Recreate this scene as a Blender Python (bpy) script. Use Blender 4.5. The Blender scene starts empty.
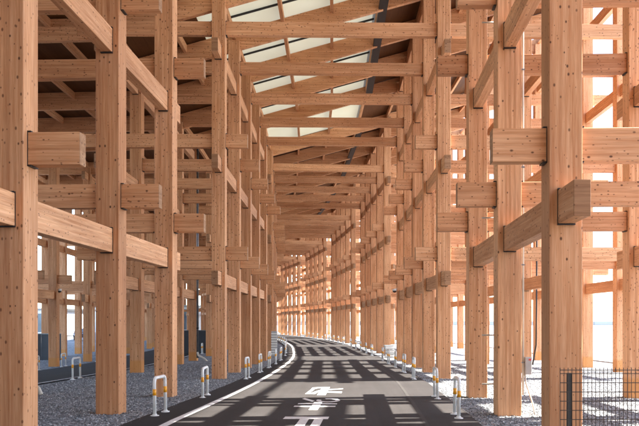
import bpy, bmesh, math, random
from mathutils import Vector, Matrix
random.seed(11)
R = math.radians
scene = bpy.context.scene
COL = scene.collection

# ------------------------------------------------------------------ materials
def new_mat(name):
    m = bpy.data.materials.new(name); m.use_nodes = True
    nt = m.node_tree
    b = nt.nodes['Principled BSDF']
    return m, nt, b

def N(nt, typ, **kw):
    n = nt.nodes.new(typ)
    for k, v in kw.items():
        if k.startswith('i_'):
            n.inputs[k[2:].replace('_', ' ')].default_value = v
        else:
            setattr(n, k, v)
    return n

def ramp(nt, stops, interp='LINEAR'):
    r = nt.nodes.new('ShaderNodeValToRGB')
    cr = r.color_ramp; cr.interpolation = interp
    while len(cr.elements) < len(stops): cr.elements.new(0.5)
    for e, (p, c) in zip(cr.elements, stops):
        e.position = p; e.color = (c[0], c[1], c[2], 1) if hasattr(c, '__len__') else (c, c, c, 1)
    return r

def mix(nt, a, b, fac, mode='MIX'):
    m = nt.nodes.new('ShaderNodeMix'); m.data_type = 'RGBA'; m.blend_type = mode
    for sock, v in ((m.inputs[0], fac), (m.inputs[6], a), (m.inputs[7], b)):
        if isinstance(v, bpy.types.NodeSocket): nt.links.new(v, sock)
        elif hasattr(v, '__len__'): sock.default_value = (v[0], v[1], v[2], 1)
        else: sock.default_value = v
    return m.outputs[2]

def wood(name, axis, light=(.73, .43, .245), dark=(.52, .235, .10), knot=(.07, .024, .010), stained=False, lam=None):
    """spruce glulam, grain along a local axis, knots scattered through the volume"""
    m, nt, b = new_mat(name); L = nt.links.new
    tc = N(nt, 'ShaderNodeTexCoord'); oi = N(nt, 'ShaderNodeObjectInfo')
    off = N(nt, 'ShaderNodeVectorMath', operation='SCALE'); off.inputs[0].default_value = (37, 53, 71)
    L(oi.outputs['Random'], off.inputs['Scale'])
    add = N(nt, 'ShaderNodeVectorMath', operation='ADD')
    L(tc.outputs['Object'], add.inputs[0]); L(off.outputs[0], add.inputs[1])
    def scaled(across, along):
        s = [across]*3; s[axis] = along
        v = N(nt, 'ShaderNodeVectorMath', operation='MULTIPLY'); v.inputs[1].default_value = s
        L(add.outputs[0], v.inputs[0]); return v.outputs[0]
    n1 = N(nt, 'ShaderNodeTexNoise', i_Scale=1.0, i_Detail=4.0, i_Roughness=.6); L(scaled(30, 1.1), n1.inputs['Vector'])
    n2 = N(nt, 'ShaderNodeTexNoise', i_Scale=1.0, i_Detail=3.0); L(scaled(3.2, .45), n2.inputs['Vector'])
    n3 = N(nt, 'ShaderNodeTexNoise', i_Scale=1.0, i_Detail=2.0); L(scaled(160, 4), n3.inputs['Vector'])
    rg = ramp(nt, [(.26, 0.0), (.70, 1.0)]); L(n1.outputs['Fac'], rg.inputs[0]); base = mix(nt, dark, light, rg.outputs[0])
    r2 = ramp(nt, [(.3, (.80, .74, .70)), (.7, (1.12, 1.12, 1.12))]); L(n2.outputs['Fac'], r2.inputs[0])
    base = mix(nt, base, r2.outputs[0], .8, 'MULTIPLY')
    r3 = ramp(nt, [(.38, (.84, .80, .76)), (.56, (1.03, 1.03, 1.03))]); L(n3.outputs['Fac'], r3.inputs[0])
    base = mix(nt, base, r3.outputs[0], .6, 'MULTIPLY')
    # laminations: strips of slightly different boards, glued every 3 cm or so
    vs = N(nt, 'ShaderNodeVectorMath', operation='SNAP'); sn = list(lam)
    vs.inputs[1].default_value = sn; L(add.outputs[0], vs.inputs[0])
    wn = N(nt, 'ShaderNodeTexWhiteNoise'); L(vs.outputs[0], wn.inputs['Vector'])
    rl = ramp(nt, [(0, (.80, .73, .67)), (.5, (1, .98, .95)), (1, (1.08, 1.09, 1.10))]); L(wn.outputs['Value'], rl.inputs[0])
    base = mix(nt, base, rl.outputs[0], .75, 'MULTIPLY')
    # knots
    vo = N(nt, 'ShaderNodeTexVoronoi', i_Scale=1.0); vo.inputs['Randomness'].default_value = 1.0
    L(scaled(10.5, 7.0), vo.inputs['Vector'])
    wnk = N(nt, 'ShaderNodeSeparateColor'); L(vo.outputs['Color'], wnk.inputs[0])
    thr = N(nt, 'ShaderNodeMath', operation='MULTIPLY_ADD'); thr.inputs[1].default_value = .15; thr.inputs[2].default_value = .065
    L(wnk.outputs[0], thr.inputs[0])
    dv = N(nt, 'ShaderNodeMath', operation='DIVIDE'); L(vo.outputs['Distance'], dv.inputs[0]); L(thr.outputs[0], dv.inputs[1])
    rk = ramp(nt, [(.45, 1.0), (.85, .45), (1.0, .0)]); L(dv.outputs[0], rk.inputs[0])
    kk = N(nt, 'ShaderNodeMath', operation='MULTIPLY'); kk.inputs[1].default_value = .9; L(rk.outputs[0], kk.inputs[0])
    base = mix(nt, base, knot, kk.outputs[0])
    vo2 = N(nt, 'ShaderNodeTexVoronoi', i_Scale=1.0); L(scaled(15, 9), vo2.inputs['Vector'])
    t2 = N(nt, 'ShaderNodeSeparateColor'); L(vo2.outputs['Color'], t2.inputs[0])
    th2 = N(nt, 'ShaderNodeMath', operation='MULTIPLY_ADD'); th2.inputs[1].default_value = .25; th2.inputs[2].default_value = .02; L(t2.outputs[1], th2.inputs[0])
    d2 = N(nt, 'ShaderNodeMath', operation='DIVIDE'); L(vo2.outputs['Distance'], d2.inputs[0]); L(th2.outputs[0], d2.inputs[1])
    rk2 = ramp(nt, [(.55, .75), (1.0, .0)]); L(d2.outputs[0], rk2.inputs[0])
    base = mix(nt, base, tuple(c*1.6 for c in knot), rk2.outputs[0])
    # per-piece tint
    rp = ramp(nt, [(0, (.85, .79, .74)), (.45, (1, .975, .955)), (1, (1.08, 1.08, 1.08))]); L(oi.outputs['Random'], rp.inputs[0])
    base = mix(nt, base, rp.outputs[0], 1.0, 'MULTIPLY')
    if stained:   # preservative soaked into the foot of the post
        sep = N(nt, 'ShaderNodeSeparateXYZ'); L(tc.outputs['Object'], sep.inputs[0])
        rs = ramp(nt, [(.0, 1.0), (.42, 1.0), (.5, .0)]); L(sep.outputs['Z'], rs.inputs[0])
        base = mix(nt, base, mix(nt, base, (.60, .25, .06), .65), rs.outputs[0])
    L(base, b.inputs['Base Color'])
    b.inputs['Roughness'].default_value = .62
    b.inputs['Specular IOR Level'].default_value = .25
    bp = N(nt, 'ShaderNodeBump', i_Strength=.25, i_Distance=.004); L(n3.outputs['Fac'], bp.inputs['Height']); L(bp.outputs[0], b.inputs['Normal'])
    return m

HL = (90, 90, .036); VL = (.042, 90, 90)
WX = wood('wood_along_x', 0, lam=HL); WY = wood('wood_along_y', 1, lam=HL); WZ = wood('wood_along_z', 2, lam=VL)
WZS = wood('wood_along_z_treated_foot', 2, stained=True, lam=VL)
WEND = wood('wood_end', 0, light=(.42, .25, .14), dark=(.28, .15, .08), lam=HL)
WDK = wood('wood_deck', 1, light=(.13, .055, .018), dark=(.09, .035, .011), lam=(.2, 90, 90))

def plain(name, col, rough=.5, metal=0, noise=.0, nscale=8, spec=.5):
    m, nt, b = new_mat(name); L = nt.links.new
    b.inputs['Roughness'].default_value = rough; b.inputs['Metallic'].default_value = metal
    b.inputs['Specular IOR Level'].default_value = spec
    tc = N(nt, 'ShaderNodeTexCoord')
    n = N(nt, 'ShaderNodeTexNoise', i_Scale=float(nscale), i_Detail=5.0); L(tc.outputs['Object'], n.inputs['Vector'])
    k = 1-noise
    r = ramp(nt, [(.3, tuple(c*k for c in col)), (.7, col)]); L(n.outputs['Fac'], r.inputs[0])
    L(r.outputs[0], b.inputs['Base Color'])
    return m

STEEL = plain('galvanised_steel', (.22, .23, .24), .45, .7, .3)
DARK = plain('dark_painted_steel', (.02, .02, .022), .5, .2, .2)
FENCE = plain('brown_coated_wire', (.035, .022, .017), .5, .2, .2)
WHITE = plain('white_enamel', (.78, .78, .76), .3, 0, .1, 20)
ORANGE = plain('orange_reflective_tape', (.88, .38, .02), .35, 0, .1)
GREYPL = plain('grey_plastic', (.42, .43, .43), .45, 0, .15)
PIPE = plain('pale_plastic_pipe', (.62, .58, .50), .4, 0, .15)
NAVY = plain('navy_panel', (.035, .042, .055), .5, 0, .3, 2)
REDM = plain('red_plastic', (.6, .03, .05), .4)
CONC = plain('seawall_concrete', (.36, .37, .38), .85, 0, .3, 1.5)
FARWALL = plain('breakwater_concrete', (.34, .33, .33), .9, 0, .2, .05)
PAVW = plain('pavilion_white_render', (.72, .73, .74), .6, 0, .1, 1)
GLASSB = plain('blue_glazing', (.12, .17, .21), .15, 0, .4, .6)
RUBBER = plain('black_rubber', (.015, .015, .015), .6, 0, .2)
CARP = plain('car_dark_paint', (.05, .06, .08), .2, .1, .1)

def asphalt(name, c0, c1):
    m, nt, b = new_mat(name); L = nt.links.new
    tc = N(nt, 'ShaderNodeTexCoord')
    n1 = N(nt, 'ShaderNodeTexNoise', i_Scale=90.0, i_Detail=3.0); L(tc.outputs['Object'], n1.inputs['Vector'])
    n2 = N(nt, 'ShaderNodeTexNoise', i_Scale=.55, i_Detail=6.0, i_Roughness=.65); L(tc.outputs['Object'], n2.inputs['Vector'])
    n4 = N(nt, 'ShaderNodeTexNoise', i_Scale=1.0, i_Detail=3.0)
    v = N(nt, 'ShaderNodeVectorMath', operation='MULTIPLY'); v.inputs[1].default_value = (4.5, .12, 1)
    L(tc.outputs['Object'], v.inputs[0]); L(v.outputs[0], n4.inputs['Vector'])
    r = ramp(nt, [(.3, c0), (.72, c1)]); L(n1.outputs['Fac'], r.inputs[0])
    r2 = ramp(nt, [(.3, (.78, .77, .76)), (.7, (1.1, 1.1, 1.1))]); L(n2.outputs['Fac'], r2.inputs[0])
    r4 = ramp(nt, [(.35, (.85, .85, .84)), (.65, (1.05, 1.05, 1.05))]); L(n4.outputs['Fac'], r4.inputs[0])
    c = mix(nt, r.outputs[0], r2.outputs[0], 1.0, 'MULTIPLY')
    c = mix(nt, c, r4.outputs[0], .8, 'MULTIPLY')
    L(c, b.inputs['Base Color']); b.inputs['Roughness'].default_value = .85; b.inputs['Specular IOR Level'].default_value = .25
    bp = N(nt, 'ShaderNodeBump', i_Strength=.35, i_Distance=.006); L(n1.outputs['Fac'], bp.inputs['Height']); L(bp.outputs[0], b.inputs['Normal'])
    return m
ASPH = asphalt('worn_asphalt', (.026, .0225, .0215), (.066, .059, .056))
ASPHD = asphalt('new_asphalt', (.016, .014, .014), (.03, .027, .026))

ASPHJ = asphalt('drain_cover_concrete', (.045, .041, .038), (.085, .078, .073))

def gravel_mat(name='crushed_stone'):
    m, nt, b = new_mat(name); L = nt.links.new
    tc = N(nt, 'ShaderNodeTexCoord')
    vo = N(nt, 'ShaderNodeTexVoronoi', i_Scale=17.0); L(tc.outputs['Object'], vo.inputs['Vector'])
    sc = N(nt, 'ShaderNodeSeparateColor'); L(vo.outputs['Color'], sc.inputs[0])
    r = ramp(nt, [(0, (.09, .095, .10)), (.5, (.21, .216, .222)), (.85, (.33, .335, .34)), (1, (.5, .5, .5))]); L(sc.outputs[0], r.inputs[0])
    rd = ramp(nt, [(.0, 1.0), (.55, .8), (.85, .18)]); L(vo.outputs['Distance'], rd.inputs[0])
    c = mix(nt, r.outputs[0], rd.outputs[0], .8, 'MULTIPLY')
    n2 = N(nt, 'ShaderNodeTexNoise', i_Scale=.5, i_Detail=5.0); L(tc.outputs['Object'], n2.inputs['Vector'])
    r2 = ramp(nt, [(.3, (.85, .85, .85)), (.7, (1.2, 1.2, 1.2))]); L(n2.outputs['Fac'], r2.inputs[0])
    c = mix(nt, c, r2.outputs[0], 1.0, 'MULTIPLY')
    L(c, b.inputs['Base Color']); b.inputs['Roughness'].default_value = .9
    inv = N(nt, 'ShaderNodeMath', operation='SUBTRACT'); inv.inputs[0].default_value = 1; L(vo.outputs['Distance'], inv.inputs[1])
    bp = N(nt, 'ShaderNodeBump', i_Strength=.9, i_Distance=.03); L(inv.outputs[0], bp.inputs['Height']); L(bp.outputs[0], b.inputs['Normal'])
    return m
GRAV = gravel_mat()

def stone_mat():
    m, nt, b = new_mat('loose_stone'); L = nt.links.new
    at = N(nt, 'ShaderNodeAttribute', attribute_name='tone')
    r = ramp(nt, [(0, (.09, .095, .10)), (.5, (.22, .226, .232)), (.85, (.35, .355, .36)), (1, (.55, .55, .54))]); L(at.outputs['Fac'], r.inputs[0])
    L(r.outputs[0], b.inputs['Base Color']); b.inputs['Roughness'].default_value = .9
    return m
STONE = stone_mat()

def paint_mat():
    m, nt, b = new_mat('road_paint'); L = nt.links.new
    tc = N(nt, 'ShaderNodeTexCoord')
    n = N(nt, 'ShaderNodeTexNoise', i_Scale=14.0, i_Detail=8.0, i_Roughness=.75); L(tc.outputs['Object'], n.inputs['Vector'])
    r = ramp(nt, [(.34, (.38, .37, .36)), (.46, (.74, .73, .71))]); L(n.outputs['Fac'], r.inputs[0])
    L(r.outputs[0], b.inputs['Base Color']); b.inputs['Roughness'].default_value = .6
    return m
PAINT = paint_mat()

def water_mat():
    m, nt, b = new_mat('calm_sea'); L = nt.links.new
    b.inputs['Base Color'].default_value = (.40, .45, .47, 1); b.inputs['Roughness'].default_value = .22
    tc = N(nt, 'ShaderNodeTexCoord')
    n = N(nt, 'ShaderNodeTexNoise', i_Scale=.9, i_Detail=4.0); L(tc.outputs['Object'], n.inputs['Vector'])
    bp = N(nt, 'ShaderNodeBump', i_Strength=.25, i_Distance=.1); L(n.outputs['Fac'], bp.inputs['Height']); L(bp.outputs[0], b.inputs['Normal'])
    return m
WATER = water_mat()

def translucent_mat():
    m, nt, b = new_mat('cream_translucent_sheet'); L = nt.links.new
    out = nt.nodes['Material Output']
    d = N(nt, 'ShaderNodeBsdfDiffuse'); d.inputs['Color'].default_value = (.56, .52, .34, 1)
    t = N(nt, 'ShaderNodeBsdfTranslucent'); t.inputs['Color'].default_value = (.86, .80, .62, 1)
    tc = N(nt, 'ShaderNodeTexCoord')
    n = N(nt, 'ShaderNodeTexNoise', i_Scale=.8, i_Detail=4.0); L(tc.outputs['Object'], n.inputs['Vector'])
    r = ramp(nt, [(.3, (.52, .49, .36)), (.7, (.62, .59, .45))]); L(n.outputs['Fac'], r.inputs[0]); L(r.outputs[0], t.inputs['Color'])
    mx = N(nt, 'ShaderNodeMixShader'); mx.inputs[0].default_value = TRANS
    L(d.outputs[0], mx.inputs[1]); L(t.outputs[0], mx.inputs[2]); L(mx.outputs[0], out.inputs['Surface'])
    return m
TRANS = .12
CREAM = translucent_mat()

# ------------------------------------------------------------------ object helpers
def tag(o, label=None, cat=None, group=None, kind=None):
    if label: o['label'] = label
    if cat: o['category'] = cat
    if group: o['group'] = group
    if kind: o['kind'] = kind
    return o

def link(name, me, parent=None, loc=None, rotz=None):
    o = bpy.data.objects.new(name, me); COL.objects.link(o)
    if parent: o.parent = parent
    if loc is not None: o.location = loc
    if rotz is not None: o.rotation_euler = (0, 0, rotz)
    return o

def empty(name, loc, rotz=0, parent=None):
    return link(name, None, parent, loc, rotz)

def mesh(name, verts, faces, mats, midx=None):
    me = bpy.data.meshes.new(name); me.from_pydata([tuple(v) for v in verts], [], faces)
    for m in (mats if isinstance(mats, (list, tuple)) else [mats]): me.materials.append(m)
    if midx:
        for p, i in zip(me.polygons, midx): p.material_index = i
    me.update(); return me

def bx(bm, x0, x1, y0, y1, z0, z1, mi=0, bevel=0):
    vs = [bm.verts.new((x, y, z)) for x in (x0, x1) for y in (y0, y1) for z in (z0, z1)]
    F = [(0, 1, 3, 2), (4, 6, 7, 5), (0, 4, 5, 1), (2, 3, 7, 6), (0, 2, 6, 4), (1, 5, 7, 3)]
    fs = [bm.faces.new([vs[i] for i in f]) for f in F]
    for f in fs: f.material_index = mi
    if bevel:
        es = list({e for f in fs for e in f.edges})
        bmesh.ops.bevel(bm, geom=es, offset=bevel, segments=1, affect='EDGES')
    return fs

def done(bm, name, mats, smooth=False):
    bmesh.ops.recalc_face_normals(bm, faces=bm.faces)
    me = bpy.data.meshes.new(name); bm.to_mesh(me); bm.free()
    for m in (mats if isinstance(mats, (list, tuple)) else [mats]): me.materials.append(m)
    if smooth:
        for p in me.polygons: p.use_smooth = True
    return me

def tube(bm, pts, r, seg=10, mi=0, cap=True):
    pts = [Vector(p) for p in pts]; rings = []
    for i, p in enumerate(pts):
        if i == 0: d = pts[1]-pts[0]
        elif i == len(pts)-1: d = pts[-1]-pts[-2]
        else: d = (pts[i+1]-pts[i]).normalized()+(pts[i]-pts[i-1]).normalized()
        d.normalize()
        a = d.cross(Vector((0, 0, 1)))
        if a.length < .02: a = d.cross(Vector((0, 1, 0)))
        a.normalize(); b2 = d.cross(a)
        if i and (rings and a.dot(lasta) < 0): a = -a; b2 = -b2
        lasta = a
        rings.append([bm.verts.new(p+(a*math.cos(t)+b2*math.sin(t))*r) for t in [2*math.pi*k/seg for k in range(seg)]])
    for A, B in zip(rings[:-1], rings[1:]):
        for k in range(seg):
            f = bm.faces.new((A[k], A[(k+1) % seg], B[(k+1) % seg], B[k])); f.material_index = mi; f.smooth = True
    if cap:
        for rg in (rings[0], rings[-1]):
            f = bm.faces.new(rg); f.material_index = mi

# ------------------------------------------------------------------ the ring's plan
# nodes: the post positions of the row on the left of the road, then everything is an offset to the right (rel)
EYE = 1.7
PITCH, GAP = 3.6, 6.3
def dvec(t): return Vector((math.sin(t), math.cos(t)))
def tvec(t): return Vector((math.cos(t), -math.sin(t)))
units = []   # dict(theta, pts[list of Vector2], base)
th1 = R(1.7); C = Vector((-4.17, 16.77))
u1 = [C - dvec(th1)*PITCH*k for k in (2, 1, 0)]
th0 = R(4.9); p = u1[0] - dvec(R(3.3))*GAP
u0 = [p - dvec(th0)*PITCH*k for k in (4, 3, 2, 1, 0)]
back = [dict(th=th0, pts=u0, base=.0)]
for i in range(2):            # the ring goes on behind the camera and keeps that side in shade
    tb = back[0]['th']+R(3.4); q = back[0]['pts'][0] - dvec((tb+back[0]['th'])/2)*GAP
    back.insert(0, dict(th=tb, pts=[q-dvec(tb)*PITCH*k for k in (4, 3, 2, 1, 0)], base=.0))
units += back
U1 = len(units)
units.append(dict(th=th1, pts=u1, base=.0))
th = R(-1.0); D = Vector((-4.03, 23.1))
pts = [D + dvec(th)*PITCH*k for k in range(5)]
units.append(dict(th=th, pts=pts, base=-.11))
NU = 9
for i in range(3, NU):   # frames ahead
    th2 = th - R(3.5)
    q = units[-1]['pts'][-1] + dvec((th+th2)/2)*GAP
    units.append(dict(th=th2, pts=[q + dvec(th2)*PITCH*k for k in range(5)], base=-.11))
    th = th2
nodes = []
for u in units:
    for q in u['pts']: nodes.append((q, u['th']))
cum = [0]
for a, b_ in zip(nodes[:-1], nodes[1:]): cum.append(cum[-1]+(b_[0]-a[0]).length)
iA = 5*U1
S0 = cum[iA]-nodes[iA][0].y
cum = [c-S0 for c in cum]      # s is about equal to the distance ahead of the camera
def raw(s):
    if s <= cum[0]:
        return nodes[0][0]+dvec(nodes[0][1])*(s-cum[0]), nodes[0][1]
    if s >= cum[-1]:
        return nodes[-1][0]+dvec(nodes[-1][1])*(s-cum[-1]), nodes[-1][1]
    for i in range(len(cum)-1):
        if s <= cum[i+1]:
            f = (s-cum[i])/(cum[i+1]-cum[i]); a, b_ = nodes[i], nodes[i+1]
            return a[0]*(1-f)+b_[0]*f, a[1]*(1-f)+b_[1]*f
def path(s, rel):
    P = Vector((0, 0)); T = 0; n = 9
    for k in range(n):
        a, t = raw(s+(k-(n-1)/2)*1.1); P += a/n; T += t/n
    return P + tvec(T)*rel
def lerp_tab(tab, x):
    if x <= tab[0][0]: return tab[0][1]
    for (a, va), (b_, vb) in zip(tab[:-1], tab[1:]):
        if x <= b_: return va+(vb-va)*(x-a)/(b_-a)
    return tab[-1][1]
HT = [(12, .03), (17, -.06), (23, -.15), (33, -.32), (45, -.43), (75, -.43), (120, -.60)]
RT = [(-10, -.30), (-4.3, 0), (100, 0)]
def gz(s, rel): return lerp_tab(HT, s)+lerp_tab(RT, rel)

SS = [-70+i*1.0 for i in range(0, 271)]
def ribbon(name, rels, mat, dz, s0=-70, s1=200, parent=None):
    ss = [s for s in SS if s0 <= s <= s1]; V = []; F = []
    for s in ss:
        for r_ in rels:
            q = path(s, r_); V.append((q.x, q.y, gz(s, r_)+dz))
    n = len(rels)
    for i in range(len(ss)-1):
        for j in range(n-1):
            F.append((i*n+j, i*n+j+1, (i+1)*n+j+1, (i+1)*n+j))
    return link(name, mesh(name, V, F, mat), parent)

# ------------------------------------------------------------------ ground, roads, water
tag(ribbon('ground', [-230, -140, -80, -40, -20, -10, -4.3, 0, 4, 8, 12, 17.0], GRAV, 0), kind='structure')
tag(ribbon('road', [1.38, 3.0, 5.0, 6.5], ASPH, .022), kind='structure')
tag(ribbon('road_edge_strip', [.80, 1.38], ASPHD, .022), kind='structure')
tag(ribbon('side_road', [-10.0, -7, -4.65], ASPHD, .022), kind='structure')
tag(ribbon('road_line', [1.43, 1.57], PAINT, .027), kind='structure')
tag(ribbon('side_road_line', [-4.95, -4.83], PAINT, .027), kind='structure')
tag(ribbon('road_joint', [5.60, 5.67], ASPHJ, .026), kind='structure')
# quay edge
V = []; F = []
ss = SS
for s in ss:
    a = path(s, 17.0); b_ = path(s, 17.5); z = gz(s, 17)
    V += [(a.x, a.y, z-.2), (a.x, a.y, z+.06), (b_.x, b_.y, z+.06), (b_.x, b_.y, -3)]
for i in range(len(ss)-1):
    for j in range(3): F.append((i*4+j, i*4+j+1, i*4+j+5, i*4+j+4))
tag(link('quay_edge', mesh('quay_edge', V, F, CONC)), kind='structure')
W = 6000
tag(link('sea', mesh('sea', [(-W, -W, 0), (W, -W, 0), (W, W, 0), (-W, W, 0)], [(0, 1, 2, 3)], WATER), None, (0, 0, -1.3)), kind='structure')
bm = bmesh.new()
for k in range(40):
    bx(bm, -300+k*40, -300+k*40+39.7, 0, 9, -1.5, 1.45+.12*random.random())
tag(link('breakwater', done(bm, 'breakwater', FARWALL), None, (0, 520, 0)), 'long low blue grey breakwater lying across the sea on the horizon', 'breakwater')

# ------------------------------------------------------------------ road text (stop marking that faces traffic coming the other way)
def poly_mark(name, polys, label, grp=None):
    """polys in (rel, s); thin paint sheets that follow the road"""
    V = []; F = []
    for P_ in polys:
        i0 = len(V)
        for (r_, s) in P_:
            q = path(s, r_); V.append((q.x, q.y, gz(s, r_)+.027))
        F.append(tuple(range(i0, i0+len(P_))))
    me = mesh(name, V, F, PAINT)
    bm = bmesh.new(); bm.from_mesh(me); bmesh.ops.recalc_face_normals(bm, faces=bm.faces)
    for f in bm.faces:
        if f.normal.z < 0: f.normal_flip()
    bm.to_mesh(me); bm.free()
    o = link(name, me); return tag(o, label, 'road marking', grp)
def rect(a, b_, c, d): return [(a, c), (b_, c), (b_, d), (a, d)]
cx = 3.66
def sh(polys): return [[(cx+x, y) for x, y in P_] for P_ in polys]
mk = 'painted stop characters'
poly_mark('road_character', sh([rect(-.39, .37, 12.2, 12.55), rect(-.10, .05, 10.2, 12.2), rect(.14, .29, 11.0, 12.2), rect(-.38, -.10, 10.9, 11.2)]),
          'white painted character nearest the camera, one long bar over two legs', mk)
def ring(cx_, cy_, rx, ry, w, wy, a0, a1, n=14):
    out = []
    for k in range(n):
        t0 = a0+(a1-a0)*k/n; t1 = a0+(a1-a0)*(k+1)/n
        out.append([(cx_+rx*math.cos(t0), cy_+ry*math.sin(t0)), (cx_+rx*math.cos(t1), cy_+ry*math.sin(t1)),
                    (cx_+(rx-w)*math.cos(t1), cy_+(ry-wy)*math.sin(t1)), (cx_+(rx-w)*math.cos(t0), cy_+(ry-wy)*math.sin(t0))])
    return out
poly_mark('road_character', sh([rect(-.08, .09, 13.65, 14.2), rect(-.42, .40, 14.2, 14.42), rect(-.08, .09, 14.42, 14.72), rect(-.39, .41, 14.72, 14.92), rect(-.08, .09, 14.92, 15.25),
          [(-.36, 16.15), (-.40, 15.9), (-.12, 15.2), (-.09, 15.45)]]+ring(.19, 15.6, .26, .46, .10, .17, -math.pi*1.12, math.pi*.62)),
          'white painted character with a loop, middle one of the three on the road', mk)
poly_mark('road_character', sh([rect(-.14, .06, 16.9, 19.3), [(-.44, 17.15), (-.20, 17.15), (-.14, 18.1), (-.14, 18.45), (-.30, 17.6)], [(-.40, 18.5), (-.14, 19.0), (-.14, 19.3), (-.40, 19.1)],
          [(-.40, 18.5), (-.30, 18.5), (-.36, 17.4), (-.44, 17.15)], [(.06, 17.55), (.42, 17.45), (.42, 17.85), (.06, 17.95)], [(.06, 18.3), (.42, 18.6), (.42, 18.85), (.06, 18.6)]]),
          'white painted character farthest from the camera, lying in the sunny strip', mk)

# ------------------------------------------------------------------ timber frames
CW = .42; BW = .20; BD = .43
ROWS = [-14.4, -10.8, -3.6, 0, 7.2, 10.8, 14.4]
def roof_z(rel): return 12.55 + (.285*rel if rel > -3.6 else -.285*3.6 + .03*(rel+3.6))
_cache = {}
def beam_mesh(axis, length, w=BW, d=BD, mat=None):
    key = (axis, round(length, 2), w, d)
    if key in _cache: return _cache[key]
    bm = bmesh.new(); h = length/2
    if axis == 0: bx(bm, -h, h, -w/2, w/2, -d/2, d/2, bevel=.006)
    else: bx(bm, -w/2, w/2, -h, h, -d/2, d/2, bevel=.006)
    for f in bm.faces:
        c = f.calc_center_median()
        if abs(abs(c[axis])-h) < .004: f.material_index = 1
    me = done(bm, 'beam', [WX if axis == 0 else WY, WEND]); _cache[key] = me; return me
def col_mesh(h, stained):
    key = ('c', round(h, 2), stained)
    if key in _cache: return _cache[key]
    bm = bmesh.new(); c = CW/2; bx(bm, -c, c, -c, c, -.6, h, bevel=.008)
    me = done(bm, 'column', [WZS if stained else WZ]); _cache[key] = me; return me
def plate_mesh(axis):
    key = ('p', axis)
    if key in _cache: return _cache[key]
    bm = bmesh.new(); c = CW/2+.05; w = BW/2+.008; t = .016; H = BD/2+.002
    # one welded piece: top and bottom flange joined by the slot plate inside the beam, built as an I profile
    P_ = [(-w, H), (-w, H+t), (w, H+t), (w, H), (.004, H), (.004, -H), (w, -H), (w, -H-t), (-w, -H-t), (-w, -H), (-.004, -H), (-.004, H)]
    if axis == 0: A = [bm.verts.new((-c, a, z)) for a, z in P_]; B = [bm.verts.new((c, a, z)) for a, z in P_]
    else: A = [bm.verts.new((a, -c, z)) for a, z in P_]; B = [bm.verts.new((a, c, z)) for a, z in P_]
    for k in range(12): bm.faces.new((A[k], A[(k+1) % 12], B[(k+1) % 12], B[k]))
    for V_ in (A, B):
        bm.faces.new((V_[0], V_[1], V_[2], V_[3], V_[4], V_[11])); bm.faces.new((V_[4], V_[5], V_[10], V_[11])); bm.faces.new((V_[5], V_[6], V_[7], V_[8], V_[9], V_[10]))
    for sg in (-1, 1):
        a0, a1 = sorted((sg*(CW/2+.001), sg*(CW/2+.009)))
        if axis == 0: bx(bm, a0, a1, -w, w, -H, H)
        else: bx(bm, -w, w, a0, a1, -H, H)
    me = done(bm, 'steel_plate', DARK); _cache[key] = me; return me
ST = .70
def prof(rels, top, th):
    """2-D side profile following the roof between given rels; returns polygon in (rel,z)"""
    up = [(r_, roof_z(r_)+top) for r_ in rels]
    return up + [(a, z-th) for a, z in reversed(up)]
def extr(poly, y0, y1, mi=0, bm=None):
    n = len(poly)
    A = [bm.verts.new((a, y0, z)) for a, z in poly]; B = [bm.verts.new((a, y1, z)) for a, z in poly]
    m_ = n//2
    for k in range(n):
        f = bm.faces.new((A[k], A[(k+1) % n], B[(k+1) % n], B[k])); f.material_index = mi
    for k in range(m_-1):      # quads between upper and lower line
        bm.faces.new((A[k], A[n-1-k], A[n-2-k], A[k+1])); bm.faces.new((B[k], B[k+1], B[n-2-k], B[n-1-k]))
def rafter_mesh():
    if 'r' in _cache: return _cache['r']
    bm = bmesh.new(); extr(prof([-15.5, -3.6, 15.5], -.045, .70), -.088, .088, 0, bm)
    me = done(bm, 'rafter', [WX]); _cache['r'] = me; return me

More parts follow.
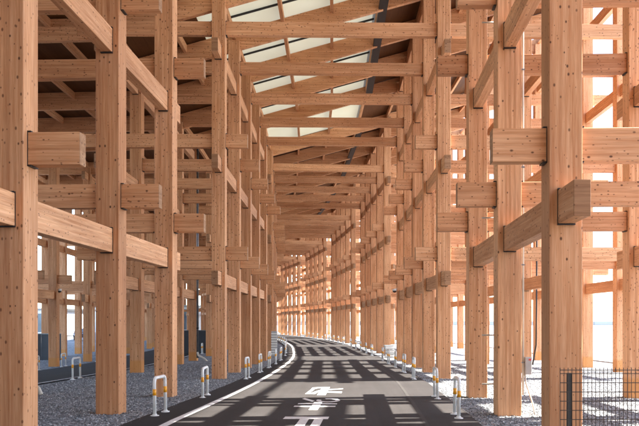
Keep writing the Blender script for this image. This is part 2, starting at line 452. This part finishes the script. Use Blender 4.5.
LAB = ['wooden lattice frame farthest back behind the viewer', 'wooden lattice frame in the middle behind the viewer',
       'wooden lattice frame overhead and behind, just this side of the wire mesh fence',
       'nearest wooden lattice frame of three post lines, with knotty posts beside the near road markings',
       'wooden lattice frame just past the sunny strip, with the first beams crossing over the road',
       'third wooden lattice frame along the road, where it starts to bend left',
       'fourth wooden lattice frame along the bending road, second one standing on the curve',
       'fifth wooden lattice frame along the road, seen far off on the bend',
       'sixth wooden lattice frame along the road, small and pale on the far bend',
       'seventh wooden lattice frame along the road, mostly behind the left posts',
       'last wooden lattice frame at the far end, hidden behind the left posts']
for ui, u in enumerate(units):
    n = len(u['pts']); th = u['th']; O = u['pts'][0]; base = u['base']
    L_ = PITCH*(n-1)
    root = empty('timber_frame', (O.x, O.y, base), -th)
    tag(root, LAB[ui], 'timber frame', 'lattice frames of the timber ring')
    sO = cum[sum(len(v['pts']) for v in units[:ui])]
    for r_ in ROWS:
        for k in range(n):
            gl = gz(sO+k*PITCH, r_)-base
            h = roof_z(r_)-.40
            if r_ in (-10.8, -14.4, 10.8, 14.4, -3.6):
                o = link('column', col_mesh(h-gl, True), root, (r_, k*PITCH, gl))
            else:
                o = link('column', col_mesh(h-gl, False), root, (r_, k*PITCH, gl))
    e = CW/2+ST
    for k in range(n):
        y = k*PITCH
        segs = []
        for lv in (0, 1):
            z = 3.97+3.6*lv
            segs += [(-3.6-e, e, z), (7.2-e, 14.4+e, z), (-14.4-e, -10.8+e, z)]
        segs.append((-3.6-e, 14.4+e, 3.97+7.2))
        for (a, b_, z) in segs:
            o = link('cross_beam', beam_mesh(0, b_-a), root, ((a+b_)/2, y, z))
            if ui in (U1, U1+1, U1+2):
                for r_ in ROWS:
                    if a < r_ < b_ and r_ in (-3.6, 0, 7.2, 10.8):
                        link('steel_plate', plate_mesh(0), o, (r_-(a+b_)/2, 0, 0))
    for r_ in ROWS:
        for lv in range(4 if r_ > 5 else 3):
            z = 3.15+3.6*lv
            o = link('long_beam', beam_mesh(1, L_+2*e), root, (r_, L_/2, z))
            if ui in (U1, U1+1, U1+2) and r_ in (-3.6, 0, 7.2, 10.8):
                for k in range(n): link('steel_plate', plate_mesh(1), o, (0, k*PITCH-L_/2, 0))
    for k in range(n): link('rafter', rafter_mesh(), root, (0, k*PITCH, 0))
    # purlins, from this frame's first rafter to the next frame's first rafter
    if ui < len(units)-1:
        nx = units[ui+1]; O2 = nx['pts'][0]; th2 = nx['th']; dz2 = nx['base']-base
    else:
        O2 = u['pts'][-1]+dvec(th)*GAP; th2 = th; dz2 = 0
    inv = Matrix.Rotation(th, 2)        # world offset to frame axes
    def to_local(w):
        d_ = w-O; return Vector((d_.x*math.cos(th)-d_.y*math.sin(th), d_.x*math.sin(th)+d_.y*math.cos(th)))
    rel = -14.4
    while rel < 15:
        a = Vector((rel, -.0)); m_ = Vector((rel, L_)); e2 = to_local(O2+tvec(th2)*rel)
        bm = bmesh.new(); z = roof_z(rel)
        for (p0, p1, z0, z1) in ((a, m_, 0, 0), (m_, e2, 0, dz2)):
            w = .06; V8 = []
            for q, zq in ((p0, z0), (p1, z1)):
                for sx in (-w, w):
                    for zz in (-.33, -.052): V8.append(bm.verts.new((q.x+sx-rel, q.y, z+zq+zz-z)))
            for f in ((0, 1, 3, 2), (4, 6, 7, 5), (0, 4, 5, 1), (2, 3, 7, 6), (0, 2, 6, 4), (1, 5, 7, 3)): bm.faces.new([V8[i] for i in f])
        link('purlin', done(bm, 'purlin', WY), root, (rel, 0, z)); rel += 1.8
    def sheet(name, rels, mat, thick):
        bm = bmesh.new(); rows_ = []
        for kind in (0, 1, 2):
            line = []
            for r_ in rels:
                if kind == 0: q, zq = Vector((r_, .0)), 0
                elif kind == 1: q, zq = Vector((r_, L_)), 0
                else: q, zq = to_local(O2+tvec(th2)*r_), dz2
                line.append((q.x, q.y, roof_z(r_)+zq))
            rows_.append(line)
        for off in ((0, thick) if thick else (0,)):
            vs = [[bm.verts.new((x, y, z+off)) for x, y, z in ln] for ln in rows_]
            for i in range(2):
                for j in range(len(rels)-1): bm.faces.new((vs[i][j], vs[i][j+1], vs[i+1][j+1], vs[i+1][j]))
            if off == 0 and thick: first = vs
        if thick:
            for i in range(2):
                for j in (0, len(rels)-1): bm.faces.new((first[i][j], first[i+1][j], vs[i+1][j], vs[i][j]))
        me = done(bm, name, mat); return link(name, me, root)
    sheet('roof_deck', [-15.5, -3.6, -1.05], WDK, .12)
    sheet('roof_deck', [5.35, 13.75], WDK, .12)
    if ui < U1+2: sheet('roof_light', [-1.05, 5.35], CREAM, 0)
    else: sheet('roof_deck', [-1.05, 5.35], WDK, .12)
    # slim steel glazing bars and a cable tray under the roof light
    for k in range(n):
        bay = PITCH if k < n-1 else GAP
        bm = bmesh.new(); extr(prof([-1.0, 5.3], -.03, .07), -.025, .025, 0, bm)
        if k < n-1: link('glazing_bar', done(bm, 'glazing_bar', DARK), root, (0, k*PITCH+bay*.62, 0))
        else: bm.free()
    bm = bmesh.new()
    for sx in (-.16, .14): bx(bm, sx, sx+.02, 0, L_, -.12, .0)
    bx(bm, -.14, .14, 0, L_, -.12, -.10)
    link('cable_tray', done(bm, 'cable_tray', DARK), root, (5.5, 0, roof_z(5.5)-.62))

# ------------------------------------------------------------------ hoop bollards
def hoop():
    root = empty('bollard', (0, 0, 0))
    bm = bmesh.new(); Lh, H, r_, rc = .62, .66, .03, .09
    pts = [(0, -Lh/2, .0), (0, -Lh/2, H-rc)]
    for k in range(1, 6):
        a = math.pi/2*k/6; pts.append((0, -Lh/2+rc-rc*math.cos(a), H-rc+rc*math.sin(a)))
    pts += [(0, -Lh/2+rc, H), (0, Lh/2-rc, H)]
    for k in range(1, 6):
        a = math.pi/2*k/6; pts.append((0, Lh/2-rc+rc*math.sin(a), H-rc+rc*math.cos(a)))
    pts += [(0, Lh/2, H-rc), (0, Lh/2, 0)]
    tube(bm, pts, r_, 12)
    link('hoop', done(bm, 'hoop', WHITE), root)
    for sy in (-1, 1):
        bm = bmesh.new(); tube(bm, [(0, sy*Lh/2, .36), (0, sy*Lh/2, .47)], .0325, 14); link('reflective_band', done(bm, 'band', ORANGE), root)
        bm = bmesh.new(); tube(bm, [(0, sy*Lh/2, -.01), (0, sy*Lh/2, .014)], .075, 14); tube(bm, [(0, sy*Lh/2, .014), (0, sy*Lh/2, .035)], .042, 12)
        link('base_plate', done(bm, 'base_plate', WHITE), root)
    return root
proto = hoop(); used = [False]
def copy_tree(o, parent=None):
    c = o.copy(); COL.objects.link(c); c.parent = parent
    for ch in list(o.children): copy_tree(ch, c)
    return c
def place_hoop(s, rel, th, label, grp):
    o = proto if not used[0] else copy_tree(proto); used[0] = True
    q = path(s, rel); o.location = (q.x, q.y, gz(s, rel)+.022); o.rotation_euler = (R(random.uniform(-1.2, 1.2)), R(random.uniform(-1.8, 1.8)), -th+R(random.uniform(-3, 3)))
    tag(o, label, 'bollard', grp)
ordn = ['nearest', 'second nearest', 'third nearest', 'fourth nearest', 'fifth nearest', 'sixth nearest', 'seventh nearest', 'eighth nearest', 'ninth nearest', 'tenth nearest'] + \
       ['number %s' % w for w in ('eleven', 'twelve', 'thirteen', 'fourteen', 'fifteen', 'sixteen', 'seventeen', 'eighteen', 'nineteen', 'twenty', 'twenty-one', 'twenty-two', 'twenty-three', 'twenty-four')]
idx = 0
for ui in range(U1, U1+5):
    for k in range(len(units[ui]['pts'])):
        s = cum[sum(len(v['pts']) for v in units[:ui])+k]
        if s < 11: continue
        w = ordn[idx]
        place_hoop(s-.25, .98, units[ui]['th'], 'white hoop bollard with orange bands, %s in the row left of the white line' % w if idx < 10 else 'white hoop bollard, %s from the camera left of the white line' % w, 'hoop bollards along the left road edge')
        place_hoop(s-.45, 6.24, units[ui]['th'], 'white hoop bollard with orange bands, %s in the row before the right posts' % w if idx < 10 else 'white hoop bollard, %s from the camera before the right posts' % w, 'hoop bollards along the right road edge')
        if idx < 9:
            place_hoop(s-.2, -4.45, units[ui]['th'], 'white hoop bollard on the near edge of the dark side road, %s there' % w, 'hoop bollards along the side road')
            place_hoop(s-.2, -10.15, units[ui]['th'], 'white hoop bollard on the far edge of the dark side road, %s there' % w, 'hoop bollards along the side road')
        idx += 1

# ------------------------------------------------------------------ wire mesh fence, lower right
FY = 8.0; fx0 = 2.39; FH = 1.13; fz = gz(8, 7)
root = empty('mesh_fence', (fx0, FY, fz)); tag(root, 'dark brown welded wire mesh fence panel with spiked top in the lower right corner', 'fence')
bm = bmesh.new(); Wf = 5.0; x = 0
while x <= Wf:
    bx(bm, x-.003, x+.003, -.0025, .0025, .03, FH+.02); x += .044
link('vertical_wires', done(bm, 'vertical_wires', FENCE), root)
bm = bmesh.new()
zs = [FH-.005, FH-.045]+[FH-.045-.102*k for k in range(1, 11)]
for z in zs: bx(bm, 0, Wf, -.0075, -.0028, z-.0042, z+.0042)
link('horizontal_wires', done(bm, 'horizontal_wires', FENCE), root)
for px in (.11, 2.11, 4.11):
    bm = bmesh.new(); bx(bm, px-.024, px+.024, .005, .053, -.2, FH-.04, bevel=.004)
    link('post', done(bm, 'post', DARK), root)

# ------------------------------------------------------------------ pipes, boxes, cameras, cables
def tubething(name, pts, r, mat, label, cat, extra=None):
    p0 = Vector(pts[-1]); bm = bmesh.new(); tube(bm, [Vector(q)-p0 for q in pts], r, 12)
    o = link(name, done(bm, name, mat), None, p0); return tag(o, label, cat)
def W3(px, py, Y):   # measuring helper: a photo coordinate at a distance Y ahead, in metres
    return Vector(((px-345)/720*Y, Y, EYE-(py-321)/720*Y))
# conduit up the right post with its box
root = empty('conduit', W3(523, 395, 13.28)); tag(root, 'pale conduit pipe running up the back of the right post with a grey box', 'pipe')
rx, ry, rz = root.location
bm = bmesh.new(); tube(bm, [(0, 0, 0), (0, 0, 11)], .02, 10); link('pipe', done(bm, 'pipe', PIPE), root)
for z in (.6, 2.4, 4.2, 6.0, 7.8):
    bm = bmesh.new(); bx(bm, -.06, .03, -.03, -.005, z-.012, z+.012); link('clamp', done(bm, 'clamp', STEEL), root)
bm = bmesh.new(); bx(bm, .025, .145, -.08, .02, .38, .70, bevel=.008); j = link('junction_box', done(bm, 'junction_box', GREYPL), root)
bm = bmesh.new(); bx(bm, .09, .13, -.09, -.08, .64, .67); link('red_lamp', done(bm, 'red_lamp', REDM), j)
bm = bmesh.new(); tube(bm, [(.03, .0, .4), (.05, -.05, .2), (.09, -.1, .05), (.13, -.2, -.15), (.15, -.3, -.38)], .014, 8); link('flexible_hose', done(bm, 'hose', PIPE), root)
# steel arms sticking out of the same post towards the road
for z in (1.44, .54, 3.6, 7.2):
    bm = bmesh.new(); tube(bm, [(-.76, -.02, z-rz), (-.50, -.02, z-rz)], .014, 8); link('arm', done(bm, 'arm', PIPE), root)
# downpipe on the left
root = empty('downpipe', W3(197.6, 358, 37.0)); tag(root, 'grey steel downpipe beside a back post left of the road, pale hose at its foot', 'pipe')
bm = bmesh.new(); tube(bm, [(0, 0, 0), (0, 0, 11)], .055, 12); link('pipe', done(bm, 'pipe', STEEL), root)
for z in (1.5, 4, 6.5, 9):
    bm = bmesh.new(); tube(bm, [(0, 0, z), (0, 0, z+.06)], .068, 12); link('clamp', done(bm, 'clamp', DARK), root)
bm = bmesh.new(); tube(bm, [(.02, -.1, .3), (.08, -.15, .12), (.25, -.2, .06), (.42, -.2, -.05), (.55, -.2, -.2)], .05, 10); link('flexible_hose', done(bm, 'hose', PIPE), root)
tubething('hose', [(-7.75, 17.3, .9), (-7.7, 17.3, .35), (-7.6, 17.25, .2), (-7.45, 17.2, .16), (-7.30, 17.15, .08), (-7.22, 17.1, -.06)], .055, PIPE, 'thick pale drain hose bending into the gravel behind the nearest left post', 'hose')
tubething('cable', [W3(537, 210, 26.8), W3(536.5, 300, 26.8), W3(536, 345, 26.8), W3(534, 357, 26.8), W3(532.5, 365, 26.8)], .03, RUBBER, 'black cable hanging down beside the back post right of the grey box', 'cable')

def camera_thing(loc, rz, label):
    root = empty('security_camera', loc, rz); tag(root, label, 'camera', 'security cameras on the posts')
    bm = bmesh.new(); bx(bm, -.14, .0, -.02, .02, .09, .13); bx(bm, -.15, -.13, -.06, .06, .03, .19)
    link('bracket', done(bm, 'bracket', WHITE), root)
    bm = bmesh.new(); bmesh.ops.create_uvsphere(bm, u_segments=16, v_segments=10, radius=.10); bmesh.ops.scale(bm, vec=(1, 1, .9), verts=bm.verts)
    for f in bm.faces: f.smooth = True
    link('dome', done(bm, 'dome', DARK), root)
    bm = bmesh.new(); tube(bm, [(0, 0, .0), (0, 0, .10)], .105, 16); link('housing', done(bm, 'housing', WHITE), root)
camera_thing(W3(59.5, 291, 37.4), 0, 'white dome camera on a post of the far left row beyond the side road')
camera_thing(W3(394.5, 291, 37.5), math.pi, 'small white and black dome camera on a right hand post')

def box_thing(name, x0, x1, y0, y1, z0, z1, mat, label, cat, parts=None):
    pass
# navy hoarding panels left
def hoarding(x0, x1, y, z0, h, label):
    root = empty('hoarding', ((x0+x1)/2, y, z0)); tag(root, label, 'hoarding', 'navy hoardings left of the road')
    w = x1-x0; bm = bmesh.new()
    nx = max(2, int(w/.9))
    for k in range(nx): bx(bm, -w/2+k*w/nx+.01, -w/2+(k+1)*w/nx-.01, -.02, .02, .06, h)
    link('panel', done(bm, 'panel', NAVY), root)
    bm = bmesh.new(); bx(bm, -w/2, w/2, -.035, .035, h, h+.05); link('cap_rail', done(bm, 'cap_rail', STEEL), root)
    for sx in (-1, 1):
        bm = bmesh.new(); bx(bm, sx*w/2*.96-.03, sx*w/2*.96+.03, .02, .09, -.05, h); link('post', done(bm, 'post', STEEL), root)
hoarding(-19.4, -17.05, 43.2, -.72, 1.62, 'navy blue hoarding panel behind the far left posts beyond the side road')
hoarding(-10.9, -9.0, 47.5, -.75, 1.8, 'navy blue hoarding panel seen between the left posts by the downpipe')

# striped metal sign stand on the left kerb and a stack of white crates on the right
s = 43.0; q = path(s, .35)
root = empty('slatted_cabinet', (q.x, q.y, gz(s, .3)), R(4)); tag(root, 'narrow pale slatted cabinet standing on the left kerb past the last near bollard', 'cabinet')
bm = bmesh.new(); bx(bm, -.17, .17, -.15, .15, 0, 1.5, bevel=.01); link('body', done(bm, 'body', GREYPL), root)
bm = bmesh.new()
for k in range(9): bx(bm, -.18, .18, -.175, -.15, .12+k*.15, .19+k*.15)
link('slats', done(bm, 'slats', WHITE), root)
s = 40.5; 
for lvl, (dx, dy) in enumerate(((0, 0), (.05, .03), (-.02, .0))):
    q = path(s, 6.95)
    root = empty('crate', (q.x+dx, q.y+dy, gz(s, 7)+lvl*.245), R(3+4*lvl))
    tag(root, 'white plastic crate %s its stack in the gap between right hand frames' % ('at the bottom of', 'in the middle of', 'on top of')[lvl], 'crate', 'white crates stacked by the right posts')
    bm = bmesh.new(); bx(bm, -.24, .24, -.17, .17, .0, .19, bevel=.012); link('body', done(bm, 'crate_body', WHITE), root)
    bm = bmesh.new()
    for z in (.19, .03): bx(bm, -.26, .26, -.19, .19, z, z+.035)
    link('rim', done(bm, 'crate_rim', GREYPL), root)

# pavilions and a car on the inner side of the ring
def pavilion(x, y, rz, w, d, h, label, nb, fl=2):
    root = empty('pavilion', (x, y, -.75), rz); tag(root, label, 'building')
    bm = bmesh.new(); bx(bm, -w/2, w/2, -d/2, d/2, 0, h); link('wall', done(bm, 'wall', PAVW), root)
    bm = bmesh.new(); bx(bm, -w/2-.4, w/2+.4, -d/2-.4, d/2+.4, h, h+.35); link('roof', done(bm, 'roof', STEEL), root)
    fh = h/fl
    for f in range(fl):
        for k in range(nb):
            a = -w/2+w*(k+.12)/nb; b_ = -w/2+w*(k+.88)/nb
            bm = bmesh.new()
            for u0_, u1_, v0, v1 in ((a-.06, b_+.06, f*fh+.5, f*fh+.58), (a-.06, b_+.06, f*fh+fh-.5, f*fh+fh-.42), (a-.06, a+.02, f*fh+.58, f*fh+fh-.5), (b_-.02, b_+.06, f*fh+.58, f*fh+fh-.5), ((a+b_)/2-.04, (a+b_)/2+.04, f*fh+.58, f*fh+fh-.5)):
                bx(bm, u0_, u1_, -d/2-.10, -d/2-.01, v0, v1)
            wn = link('window', done(bm, 'window', WHITE), root)
            bm = bmesh.new(); bx(bm, a+.02, b_-.02, -d/2-.05, -d/2-.003, f*fh+.58, f*fh+fh-.5); link('pane', done(bm, 'pane', GLASSB), wn)
pavilion(-62, 128, R(-8), 30, 14, 4.2, 'low white pavilion with blue windows seen between the left posts', 9, 1)
pavilion(-105, 165, R(-14), 40, 16, 7.5, 'larger white pavilion with two floors of blue windows far left', 12)
pavilion(-42, 165, R(-20), 26, 14, 5.5, 'white pavilion with one row of tall blue windows behind the downpipe', 7, 1)

def car(x, y, rz, label):
    root = empty('parked_car', (x, y, -.73), rz); tag(root, label, 'car')
    bm = bmesh.new()
    prof_ = [(-2.1, .35), (-2.15, .8), (-1.35, .98), (-.7, 1.45), (.8, 1.48), (1.6, 1.05), (2.1, .95), (2.15, .4)]
    A = [bm.verts.new((-.85, a, z)) for a, z in prof_]; B = [bm.verts.new((.85, a, z)) for a, z in prof_]
    for k in range(len(prof_)): bm.faces.new((A[k], A[(k+1) % 8], B[(k+1) % 8], B[k]))
    bm.faces.new(A); bm.faces.new(B)
    bmesh.ops.bevel(bm, geom=list(bm.edges), offset=.06, segments=2, affect='EDGES')
    link('body', done(bm, 'body', CARP), root)
    bm = bmesh.new()
    V4 = [bm.verts.new(c) for c in ((-.72, -1.30, 1.03), (.72, -1.30, 1.03), (.66, -.76, 1.43), (-.66, -.76, 1.43))]; bm.faces.new(V4)
    bmesh.ops.translate(bm, vec=(0, -.02, .015), verts=bm.verts)
    r_ = bmesh.ops.extrude_face_region(bm, geom=list(bm.faces)); bmesh.ops.translate(bm, vec=(0, -.01, .01), verts=[v for v in r_['geom'] if isinstance(v, bmesh.types.BMVert)])
    link('windscreen', done(bm, 'windscreen', GLASSB), root)
    for sx in (-1, 1):
        for sy in (-1.3, 1.3):
            bm = bmesh.new(); tube(bm, [(sx*.78-.1, sy, .33), (sx*.78+.1, sy, .33)], .33, 18); link('wheel', done(bm, 'wheel', RUBBER), root)
        bm = bmesh.new(); bx(bm, sx*.6-.16, sx*.6+.16, -2.19, -2.12, .62, .76, bevel=.02); link('headlight', done(bm, 'headlight', WHITE), root)
car(-33.5, 92, R(12), 'dark parked car seen small between the far left posts')

# ------------------------------------------------------------------ loose stones over the near gravel
verts = []; faces = []; tones = []
ico = [(0, 0, 1), (.9, 0, .1), (.28, .85, .0), (-.72, .53, .1), (-.72, -.53, -.1), (.28, -.85, .1), (0, 0, -1)]
def stone(x, y, z, sc, t):
    i0 = len(verts); a = random.random()*6.28; ca, sa = math.cos(a), math.sin(a)
    sx, sy, sz = sc*random.uniform(.7, 1.2), sc*random.uniform(.6, 1.0), sc*random.uniform(.45, .8)
    tx = random.uniform(-.5, .5)
    for vx, vy, vz in ico:
        px, py = vx*sx*random.uniform(.8, 1.15), vy*sy*random.uniform(.8, 1.15)
        verts.append((x+px*ca-py*sa, y+px*sa+py*ca, z+vz*sz+px*tx*.5))
    for k in range(5):
        n_ = 1+(k+1) % 5
        faces.append((i0, i0+1+k, i0+n_)); faces.append((i0+6, i0+n_, i0+1+k))
        tones.append(t); tones.append(t)
cnt = 0
while cnt < 46000:
    s = 9+ (random.random()**1.6)*24
    rel = random.choice([random.gauss(.80, .06) if random.random() < .25 else random.uniform(-4.5, .8), random.uniform(-4.5, .8), random.uniform(6.55, 16.5), random.uniform(6.55, 13)])
    q = path(s, rel)
    if q.x/q.y*720+345 < -60 or q.x/q.y*720+345 > 720: 
        if random.random() > .1: continue
    stone(q.x, q.y, gz(s, rel)+.006, random.uniform(.012, .030), random.random()); cnt += 1
me = mesh('gravel_stones', verts, faces, STONE)
at = me.attributes.new('tone', 'FLOAT', 'FACE'); at.data.foreach_set('value', tones)
tag(link('gravel_stones', me), 'loose crushed grey stones lying over the gravel beside the road', 'gravel', kind='stuff')

# ------------------------------------------------------------------ light, world, camera
EL, AZ = 53.0, 9.0
w = bpy.data.worlds.new('World'); scene.world = w; w.use_nodes = True
nt = w.node_tree; bg = nt.nodes['Background']
sky = nt.nodes.new('ShaderNodeTexSky'); sky.sky_type = 'NISHITA'; sky.sun_disc = False
sky.sun_elevation = R(EL); sky.sun_rotation = R(90-AZ); sky.dust_density = .8; sky.air_density = 1.0; sky.ozone_density = 1.0
nt.links.new(sky.outputs[0], bg.inputs[0]); bg.inputs[1].default_value = .15
sd = bpy.data.lights.new('sun', 'SUN'); sd.energy = 4.1; sd.angle = R(.53); sd.color = (1, .95, .87)
so = bpy.data.objects.new('sun', sd); COL.objects.link(so)
to_sun = Vector((math.cos(R(EL))*math.cos(R(AZ)), math.cos(R(EL))*math.sin(R(AZ)), math.sin(R(EL))))
so.rotation_euler = to_sun.to_track_quat('Z', 'Y').to_euler(); so.location = to_sun*60

cam = bpy.data.cameras.new('camera'); co = bpy.data.objects.new('camera', cam); COL.objects.link(co)
co.location = (0, 0, EYE); co.rotation_euler = (R(90), 0, 0)
cam.sensor_width = 36; cam.lens = 720/639*36
cam.shift_x = -(345-319.5)/639; cam.shift_y = (321-213)/639
cam.clip_end = 12000; cam.clip_start = .05
scene.camera = co
scene.view_settings.view_transform = 'Standard'; scene.view_settings.look = 'None'
scene.view_settings.gamma = 1; scene.view_settings.use_curve_mapping = False
scene.view_settings.exposure = 2.6
scene.cycles.max_bounces = 6; scene.cycles.diffuse_bounces = 3
